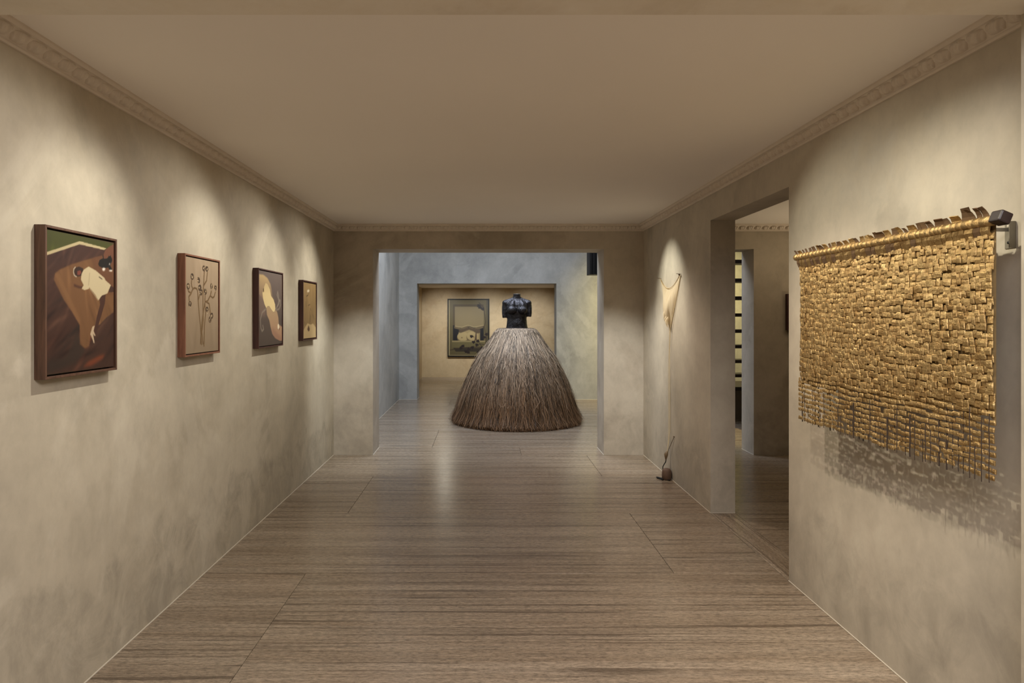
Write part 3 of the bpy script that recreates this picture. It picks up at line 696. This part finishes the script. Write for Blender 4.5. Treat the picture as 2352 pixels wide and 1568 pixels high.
SK = [(1.405,.20),(1.385,.265),(1.355,.31),(1.315,.345),(1.231,.392),(1.107,.475),(1.022,.547),(.84,.651),(.612,.749),(.404,.827),(.195,.886),(.06,.92),(0,.932)]
def skr(z):
    for (z1, r1), (z0_, r0) in zip(SK[:-1], SK[1:]):
        if z0_ <= z <= z1: return r0 + (r1-r0)*(z-z0_)/(z1-z0_)
    return SK[0][1] if z > 1 else SK[-1][1]
core = MB().lathe([(.14,1.39)] + [(r*.945-.012, z-.004) for z, r in SK[1:-1]] + [(.87,.004)], 48).build('underskirt', simple('dark_raffia', (54,38,28), .95), SC)
def skirt():
    rng = np.random.RandomState(3); N = 22000; K = 12
    zs = np.array([p[0] for p in SK])[::-1]; rs = np.array([p[1] for p in SK])[::-1]
    th = rng.rand(N)*2*np.pi
    short = rng.rand(N)
    z_end = np.where(short < .62, .003 + .05*rng.rand(N)**2, .05 + .95*rng.rand(N)**1.4)
    z_st = 1.385 - .03*rng.rand(N) - np.where(rng.rand(N) < .25, .5*rng.rand(N), 0)
    z_end = np.minimum(z_end, z_st - .25); z_end = np.maximum(z_end, .003)
    t = np.linspace(0, 1, K)[None, :]
    z = z_st[:, None]*(1-t) + z_end[:, None]*t
    r = np.interp(z.ravel(), zs, rs).reshape(z.shape)
    depth = rng.rand(N)[:, None]**1.4*.075
    wig = (rng.randn(N, 1)*.013*np.sin(t*(5+rng.rand(N, 1)*9)+rng.rand(N, 1)*6) + rng.randn(N, 1)*.009*np.sin(t*21+rng.rand(N, 1)*6))*(.25+t)
    # start bunched at the waist
    r = r - depth*np.clip(t*4, 0, 1) + wig*.7 + .028*np.clip(rng.randn(N), -1, 2)[:, None]*t**2
    ang = th[:, None] + (wig*1.5 + rng.randn(N, 1)*.040*t**1.4 + .010*np.cumsum(rng.randn(N, K), 1)*t)/np.maximum(r, .3)
    # ends near the floor curl outward
    near = (z_end < .06)[:, None]*np.clip((t-.86)/.14, 0, 1)
    r = r + near*(rng.rand(N, 1)**2*.085-.012)
    z = z + (z_end < .06)[:, None]*near*rng.rand(N, 1)*.05
    z = np.maximum(z, .004)
    P = np.stack([r*np.cos(ang), r*np.sin(ang), z], -1)
    w = (.0017+.0024*rng.rand(N))[:, None]*(1-.5*t)
    tw = rng.rand(N, 1)*1.2-.6
    tx = np.stack([-np.sin(ang+tw), np.cos(ang+tw), np.zeros_like(ang)], -1)*w[..., None]
    V = np.stack([P-tx, P+tx], 2).reshape(-1, 3)
    # loose strands lying across the skirt and a frizz of ends along the floor
    def extra(n, zlo, zhi, off, tilt, ln):
        zc = zlo + (zhi-zlo)*rng.rand(n)**1.5; tc = np.linspace(-.5, .5, K)[None, :]
        L_ = ln[0] + (ln[1]-ln[0])*rng.rand(n, 1); tl = rng.randn(n, 1)*tilt
        cv = rng.randn(n, 1)*.25
        zz = zc[:, None] - tc*L_*np.cos(tl + cv*tc*4)
        zz = np.clip(zz, .004, 1.38)
        rr_ = np.interp(zz.ravel(), zs, rs).reshape(zz.shape) + off[0] + (off[1]-off[0])*rng.rand(n, 1) + rng.randn(n, 1)*.04*tc
        aa = rng.rand(n, 1)*2*np.pi + (tc*L_*np.sin(tl + cv*tc*4) + .006*np.sin(tc*14+rng.rand(n, 1)*6))/np.maximum(rr_, .3)
        Pq = np.stack([rr_*np.cos(aa), rr_*np.sin(aa), zz], -1)
        wq = (.0014+.0016*rng.rand(n, 1))*(1-1.2*np.abs(tc)**2)
        ph = aa + rng.rand(n, 1)*1.2-.6; up = np.abs(np.sin(tl))[..., None]*.8
        tq = (np.stack([-np.sin(ph), np.cos(ph), np.zeros_like(ph)], -1)*(1-up) + np.array([0, 0, 1.0])*up)*wq[..., None]
        return Pq, tq, zz
    parts = [(P, tx, z)] + [extra(1500, .10, 1.0, (-.01, .02), .28, (.08, .30)), extra(3200, .006, .09, (-.03, .035), .75, (.04, .13))]
    nx = sum(len(p[0]) for p in parts) - N
    V = np.concatenate([np.stack([p - q, p + q], 2).reshape(-1, 3) for p, q, _ in parts])
    z = np.concatenate([p[2] for p in parts]); N += nx
    base = (np.arange(N)*K*2)[:, None] + (np.arange(K-1)*2)[None, :]
    F = np.stack([base, base+1, base+3, base+2], -1).reshape(-1, 4)
    m = bpy.data.meshes.new('raffia_skirt')
    m.vertices.add(len(V)); m.vertices.foreach_set('co', V.ravel())
    m.loops.add(F.size); m.loops.foreach_set('vertex_index', F.ravel().astype(np.int32))
    m.polygons.add(len(F)); m.polygons.foreach_set('loop_start', (np.arange(len(F))*4).astype(np.int32)); m.polygons.foreach_set('loop_total', np.full(len(F), 4, np.int32))
    m.update(calc_edges=True)
    tone = np.clip(1.04+.55*rng.randn(N), .12, 2.1)*np.where(rng.rand(N) < .12, .4, 1)
    red = rng.rand(N)
    c0 = np.array(lin((168,149,125))); c1 = np.array(lin((124,92,62)))
    tip_tone = np.clip((1.28-z)/1.1, 0, 1)[..., None]*.95          # dyed browner towards its tips, with part of the light's falloff in the colour
    mixr = np.clip(tip_tone + (red[:, None, None]-.5)*.5, 0, 1)
    tone[-nx:] *= 1.25
    c = (c0*(1-mixr)+c1*mixr)*tone[:, None, None]; c = np.minimum(c, .85)
    c = np.repeat(c[:, :, None, :], 2, 2).reshape(-1, 3)
    at = m.color_attributes.new('paint', 'FLOAT_COLOR', 'POINT'); at.data.foreach_set('color', np.concatenate([c, np.ones((len(c), 1))], 1).ravel())
    s = NT('raffia'); s.out(s.n('ShaderNodeAttribute', attribute_name='paint').outputs['Color'], .6, spec=.3)
    m.materials.append(s.m)
    o = link('raffia_strands', m, SC); o['kind'] = 'stuff'; o['label'] = 'thousands of loose tan raffia strands'
skirt()

# ---------------------------------------------------------------- woven gold hanging
XT = 1.655; ZT, ZB, DA, DZ = 1.862, 1.016, 2.085, 3.374
HG = thing('woven_hanging', 'gold woven wall hanging of small foil strips with torn top edge', 'textile', (XT, 2.73, 1.45))
HL = Vector(HG.location)
def gold():
    s = NT('gold_leaf'); pos = s.n('ShaderNodeNewGeometry').outputs['Position']; n = s.noise(s.map((1,1,1), pos), 55, 6, .68, .3); rnd = s.n('ShaderNodeObjectInfo').outputs['Random']
    p = s.noise(s.map((1,1,1), pos), 16, 2)
    c = s.ramp(n, [(.3, L4((150,121,76))), (.6, L4((192,163,111))), (.8, L4((226,204,154)))])
    c = s.mix(s.mr(p, .5, .66, 0, .5), c, L4((138,104,56)))
    c = s.mix(s.mr(rnd, 0, 1, 0, .2), c, L4((150,116,66)))
    s.bump(s.math('ADD', n, s.math('MULTIPLY', s.noise(s.map((1,1,1), pos), 190, 4, .6), .2)), .7, .006)
    return s.out(c, s.ramp(n, [(.3, G(.46)), (.7, G(.30))]), .82)
M_GOLD = gold()
M_DKBR = simple('brown_paper', (88,64,36), .85, 0, .2, 60, .2)
M_CLOTH = simple('grey_gold_ground', (150,124,80), .85, .15, .15, 60, .2)
M_CORD = simple('dark_cord', (52,38,26), .9)
def pillow(seed):
    r = random.Random(seed); mb = MB(); vs = []; fs = []; nu, nv = 4, 5
    for j in range(nv):
        for i in range(nu):
            u, v = (-.5,-.42,.42,.5)[i], (-.5,-.43,.05,.42,.5)[j]
            bul = (.46 if j == 2 else .30)*(1 if 0 < i < 3 and 0 < j < nv-1 else 0) + .12*(r.random()-.5)
            vs.append((-bul, u + (r.random()-.5)*.08, v + (r.random()-.5)*.08))
    for j in range(nv-1):
        for i in range(nu-1): q = j*nu+i; fs.append((q, q+nu, q+nu+1, q+1))
    k = len(vs); ringi = [0,1,2,3,7,11,15,19,18,17,16,12,8,4]; m = len(ringi)
    for q in ringi: vs.append((.35, vs[q][1]*.97, vs[q][2]*.97))
    for a in range(m): fs.append((ringi[a], ringi[(a+1) % m], k+(a+1) % m, k+a))
    return mb.add(vs, fs)
PIL = [pillow(i) for i in range(10)]
PM = [p.mesh('gold_piece', M_GOLD) for p in PIL]
def weave():
    r = random.Random(11); pieces = []; pitch = .0231; nrow = int((ZT-.03-ZB)/pitch)
    for j in range(nrow):
        z = ZB + (j+.5)*pitch; low = j < 10
        y = DA + (r.random()*.004)
        while y < DZ - .006:
            L = r.choice((.015, .018, .020, .022, .024, .026, .032)) * (1 + .15*(r.random()-.5))
            if low: L *= 1.0
            L = min(L, DZ - y)
            if low:
                hh = pitch*(.64 + .16*r.random()); 
                if r.random() < .06*(10-j)/10+.02: y += L; continue
            else: hh = pitch*(r.choice((.98, 1.05, 1.12, 1.24)) + .10*(r.random()-.5))
            dz = .003*math.sin(y*9+j*.6) + (r.random()-.5)*(.005 if low else .0105) + .003*math.sin(y*23+j)
            dx = (.0034 if r.random() < .5 else 0) + r.random()*.0036 + .006*math.sin(y*3.1+1)*math.sin(z*5)
            rot = ((r.random()-.5)*.14, (r.random()-.45)*.24, (r.random()-.5)*.22)
            M = Matrix.Translation((XT - dx, y + L/2, z + dz)) @ Matrix.Rotation(rot[2], 4, 'Z') @ Matrix.Rotation(rot[1], 4, 'Y') @ Matrix.Rotation(rot[0], 4, 'X') @ Matrix.Diagonal((.0068, L-.0012, hh, 1))
            pieces.append((y, M, r.randrange(10)))
            y += L
    return pieces
pcs = sorted(weave(), key=lambda p: p[0])
TL = Matrix.Translation(-HL)
rest = MB()
for i, (y, M, k) in enumerate(pcs):
    if i < 290:
        o = link('gold_piece', PM[k], HG); o.matrix_local = TL @ M
    else: rest.add(PIL[k].v, PIL[k].f, TL @ M)
o = rest.build('gold_weave', M_GOLD, HG); o['kind'] = 'stuff'
# ground cloth behind the dense upper weave, warp cords hanging below it
vs = []; fs = []; rr = random.Random(5); n = 60
mbk = MB()
for i in range(n+1):
    y = DA + .004 + (DZ-DA-.008)*i/n; zb = ZB + .185 + .02*math.sin(i*.9) + .03*(rr.random()-.5)
    vs += [(XT+.004, y, zb), (XT+.004, y, ZT), (XT+.0055, y, zb), (XT+.0055, y, ZT)]
for i in range(n):
    a = i*4; fs += [(a, a+4, a+5, a+1), (a+2, a+3, a+7, a+6)]
mbk.add(vs, fs, TL); mbk.build('ground_cloth', M_CLOTH, HG)
y = DA + .012
while y < DZ:
    mb = MB(); hc = .08 + .17*rr.random(); x = XT - .012 if rr.random() < .55 else XT - .002
    mb.tube([TL @ Vector((x+.001*rr.random(), y+.0015*math.sin(q*2), ZB-.012*rr.random()+ hc*q/5)) for q in range(6)], .0014+.0012*(rr.random() < .3), 4)
    mb.build('warp_cord', M_CORD, HG); y += .022 + .02*rr.random()
# rod with its wrapped foil bands, torn flaps above and folded strips under it
MB().tube([TL @ Vector((XT-.012, DA-.012, ZT)), TL @ Vector((XT-.012, DZ+.012, ZT))], .013, 12).build('rod', M_DKBR, HG, True)
Mx = Matrix.Translation(TL @ Vector((XT-.010, DA-.030, ZT+.004))) @ Matrix.Rotation(.4, 4, 'Y')
b = MB().box(-.020, -.026, -.019, .020, .020, .019, Mx).build('end_block', M_TREAD, HG, bevel=.005)
y = DA - .008
while y < DZ + .008:
    L = .018 + .030*rr.random(); mb = MB(); vs = []; fs = []; n = 12
    for q in range(2):
        for k in range(n):
            w = 2*math.pi*k/n; ra = .0165+.0022*rr.random(); vs.append(TL @ Vector((XT-.012+ra*math.cos(w), y+.001+q*(L-.002), ZT+ra*math.sin(w))))
    fs = [(k, (k+1) % n, n+(k+1) % n, n+k) for k in range(n)] + [tuple(range(n))[::-1], tuple(range(n, 2*n))]
    mb.add(vs, fs).build('wrap_band', M_GOLD, HG, True); y += L
def flap(y, L, h, lean, twist, mat, z0, x0_, nm, skew=.3):
    vs = []; nz = 4
    for th_ in (0, .0016):
        for q in range(nz):
            t_ = q/(nz-1); zz = h*t_*math.cos(lean*t_*1.1); xx = -h*t_*math.sin(lean*t_*1.1) + th_
            for yy in (0, 1): vs.append((xx, (yy-.5)*L*(1-.18*t_) - skew*h*t_, zz + (.004*(rr.random()-.5) if q == nz-1 else 0)))
    fs = []
    for q in range(nz-1):
        a = q*2; fs += [(a, a+2, a+3, a+1), (a+8, a+9, a+11, a+10), (a, a+8, a+10, a+2), (a+1, a+3, a+11, a+9)]
    fs += [(6, 14, 15, 7), (0, 1, 9, 8)]
    M = TL @ Matrix.Translation((x0_, y, z0)) @ Matrix.Rotation(twist, 4, 'Z')
    MB().add(vs, fs, M).build(nm, mat, HG)
y = DA + .005
while y < DZ:
    L = .024+.022*rr.random(); k = 1-(y-DA)/(DZ-DA)
    h = .022 + .007*k + .009*rr.random() + (.013 if y < DA+.13 else 0)
    flap(y+L/2, L-.004, h, .15+.4*rr.random(), (rr.random()-.5)*.5, M_DKBR if rr.random() < .6 else M_GOLD, ZT+.011, XT-.012, 'torn_flap', .6*(rr.random()-.6)); y += L
y = DA + .004
while y < DZ-.01:
    L = .020+.020*rr.random()
    vs = []
    for q, (xx, zz) in enumerate(((-.022, -.016), (-.018, -.030), (-.006, -.052))):
        for yy in (0, 1): vs.append((XT+xx+.003*rr.random(), y + yy*(L-.002) + q*.006, ZT+zz))
    vs += [(a+.006, b_, c_-.002) for a, b_, c_ in vs]
    fs = [(0,1,3,2), (2,3,5,4), (6,8,9,7), (8,10,11,9), (0,2,8,6), (2,4,10,8), (1,7,9,3), (3,9,11,5), (4,5,11,10), (0,6,7,1)]
    MB().add(vs, fs, TL).build('folded_strip', M_GOLD if rr.random() < .6 else M_DKBR, HG); y += L
# bracket holding the rod
M_STEEL = simple('brushed_steel', (128,121,106), .5, .4, .06, 40)
BR = thing('wall_bracket', 'small steel wall bracket with two screws behind the gold hanging', 'bracket', (XR, 2.19, 1.838))
MB().box(-.003, -.022, -.055, 0, .022, .035).build('back_plate', M_STEEL, BR, bevel=.001)
MB().box(-.024, -.024, -.055, -.003, -.021, .035).build('side_flange', M_STEEL, BR)
MB().box(-.135, -.010, .002, -.003, -.004, .014).build('arm', M_STEEL, BR)
for zz, mt in ((.022, M_BEAD), (-.034, M_BLACK)):
    MB().lathe([(.0045, 0), (.0045, .002), (.002, .003)], 12, Matrix.Translation((-.003, .006, zz)) @ Matrix.Rotation(R(-90), 4, 'Y')).build('screw', mt, BR)

# ---------------------------------------------------------------- draped cloth piece on the right wall
M_SILK = None
def silk():
    s = NT('cream_gauze'); n = s.noise(s.map((1,1,.15)), 40, 4)
    s.bump(n, .3, .004); s.out(s.ramp(n, [(.3, L4((232,216,184))), (.7, L4((248,238,212)))]), .6)
    s.b.inputs['Transmission Weight'].default_value = 0
    tr = s.n('ShaderNodeBsdfTranslucent', {0: L4((236,218,180))}); mx = s.n('ShaderNodeMixShader', {0: .35})
    s.t.links.new(s.b.outputs[0], mx.inputs[1]); s.t.links.new(tr.outputs[0], mx.inputs[2])
    tp = s.n('ShaderNodeBsdfTransparent'); m2 = s.n('ShaderNodeMixShader', {0: .42})
    s.t.links.new(mx.outputs[0], m2.inputs[1]); s.t.links.new(tp.outputs[0], m2.inputs[2])
    s.t.links.new(m2.outputs[0], s.t.nodes['Material Output'].inputs[0]); return s.m
M_SILK = silk()
CP = thing('draped_cloth_piece', 'cream gauze pouch hung between two pins with a long cord to a stone', 'artwork', (XR, 6.18, 0))
Y0, Y1, ZP = -.33, .33, 1.94     # near pin / far pin
def sheet():
    nu, nv = 16, 16; vs = []; fs = []
    for j in range(nv+1):
        v = j/nv
        for i in range(nu+1):
            u = i/nu*2-1
            top = ZP - .115*(1-u*u) ; bot = 1.475 - .05*math.sin(u*3+1)*(1-abs(u))
            half = .33*(1-v)**.85*(1-.15*v) + .045*(1-.3*v)*v
            cy = -.02*v + .03*v
            bulge = .010 + .055*math.sin(math.pi*min(1, v*1.1))**1.2*(1-u*u)*(.4+v) + .008*math.sin(u*14+v*4)*v*(1-abs(u))
            z = top*(1-v) + (bot + .03*math.sin(u*9))*v
            vs.append((-bulge, cy + u*half, z))
    k = len(vs); vs += [(x+.002, y, z) for x, y, z in vs]
    for j in range(nv):
        for i in range(nu):
            q = j*(nu+1)+i; fs.append((q, q+1, q+nu+2, q+nu+1)); fs.append((k+q, k+q+nu+1, k+q+nu+2, k+q+1))
    return MB().add(vs, fs)
sheet().build('gauze_sheet', M_SILK, CP, True)
rim = [(-.012-.006*(1-u*u), u*.33, ZP-.115*(1-u*u)) for u in [i/8-1 for i in range(17)]]
MB().tube(rim, .003, 5).build('hem', simple('hem_thread', (170,146,104), .8), CP, True)
for yy, dk in ((Y0, True), (Y1, False)):
    MB().tube([(0, yy, ZP), (-.045, yy, ZP+.004)], .0022, 6).build('pin', M_DKBR, CP)
MB().add(*ell((-.018, Y0+.004, ZP-.004), (.007, .008, .010), 8, 6)).build('pin_knot', M_DKBR, CP, True)
for (dy, dz, ln, rd) in ((.025, 1.53, .10, .018), (-.012, 1.49, .085, .014), (-.035, 1.475, .075, .012)):
    MB().tube([(-.035, dy, dz+ln), (-.05, dy+.006, dz+ln*.55), (-.045, dy+.014*(1 if dy > 0 else .2), dz+ln*.1), (-.04, dy+.02*(1 if dy > 0 else .2), dz-.02)], [rd*.6, rd, rd*.8, rd*.35], 9).build('gathered_fold', M_SILK, CP, True)
M_CORDL = simple('pale_cord', (214,196,156), .8)
MB().tube([(-.006, Y0+.006, ZP-.01), (-.012, -.20, 1.70), (-.02, -.05, 1.44), (-.012, -.005, 1.2), (-.008, .0, .8), (-.008, .0, .46), (-.022, .0, .34), (-.034, .0, .262)], .0032, 6).build('cord', M_CORDL, CP)
MB().tube([(-.008, .005, 1.46), (-.006, .06, 1.1), (-.006, .05, .6), (-.012, .035, .42), (-.03, .004, .265)], .0018, 5).build('cord', M_CORDL, CP)
M_TIE = simple('grey_thread', (104,86,62), .8)
MB().tube([(-.004, -.125, .425), (-.012, -.07, .36), (-.025, -.01, .28), (-.03, .0, .24)], .0028, 5).build('tie_thread', M_TIE, CP)
MB().tube([(0, -.125, .425), (-.012, -.125, .428)], .004, 6).build('wall_nail', M_DKBR, CP)
MB().tube([(-.035, .0, .262), (-.04, .0, .25), (-.045, .0, .232), (-.046, .0, .205), (-.048, .0, .18)], [.006, .016, .019, .013, .004], 10).build('pouch', simple('amber_pouch', (120,100,72), .5), CP, True)
MB().tube([(-.044,0,.19),(-.046,.01,.16),(-.062,.01,.135),(-.076,0,.115),(-.080,-.01,.07),(-.078,-.015,.03),(-.076,-.015,.008),(-.068,-.05,.006),(-.03,-.085,.006)], .0045, 6).build('black_strap', M_BLACK, CP, True)
MB().tube([(-.078,-.03,.006),(-.096,.0,.007),(-.115,.03,.007),(-.128,.03,.008),(-.126,.0,.010),(-.108,-.03,.009),(-.096,-.06,.007),(-.088,-.065,.006)], .006, 6).build('strap_coil', M_BLACK, CP, True)
MB().lathe([(.036,.0),(.044,.012),(.046,.05),(.043,.085),(.034,.10),(.018,.107)], 18, Matrix.Translation((-.047, -.03, .001))).build('stone', simple('brown_stone', (92,70,54), .7, 0, .3, 12, .2), CP, True)

# ---------------------------------------------------------------- stair glimpsed through the two openings
ST = thing('staircase', 'open staircase with dark timber treads seen as a narrow strip through the doorway', 'stairs', (3.5, 9.7, 0))
for i in range(1, 9):
    D = -(i*.20); z = .50 + i*.22
    MB().box(-.5, D-.14, z-.045, .6, D+.16, z).build('tread', M_TREAD, ST, bevel=.004)
MB().box(-.7, -.02, .445, .75, .9, .50).build('landing', M_TREAD, ST)
MB().box(-.6, .08, .0, .7, .85, .445).build('landing_base', simple('dark_stone', (96,84,68), .7), ST)
q = []
vs = [(.6, .1, .40), (.6, -1.84, 2.53), (.6, -1.84, 2.27), (.6, .1, .12)]
vs += [(x+.03, y_, z) for x, y_, z in vs]
MB().add(vs, [(0,1,2,3), (7,6,5,4), (0,4,5,1), (1,5,6,2), (2,6,7,3), (3,7,4,0)]).build('stringer', M_BLACK, ST)
MB().tube([(.10,-.03,.445),(.06,-.06,.36),(.0,-.06,.27),(-.06,-.05,.20)], [.03,.035,.025,.02], 8).build('curved_support', M_BLACK, ST, True)
BP = thing('fluted_panel', 'black ribbed panel hanging at the upper right of the wide opening', 'panel', (2.0, 10.4, 4.45))
MB().box(-.295, 0, -2.21, .5, .30, 0).build('panel_core', M_BLACK, BP)
for k in range(16):
    x = -.295 + k*.050
    MB().box(x, -.018, -2.205, x+.030, .012, 0).build('slat', M_BLACK, BP)
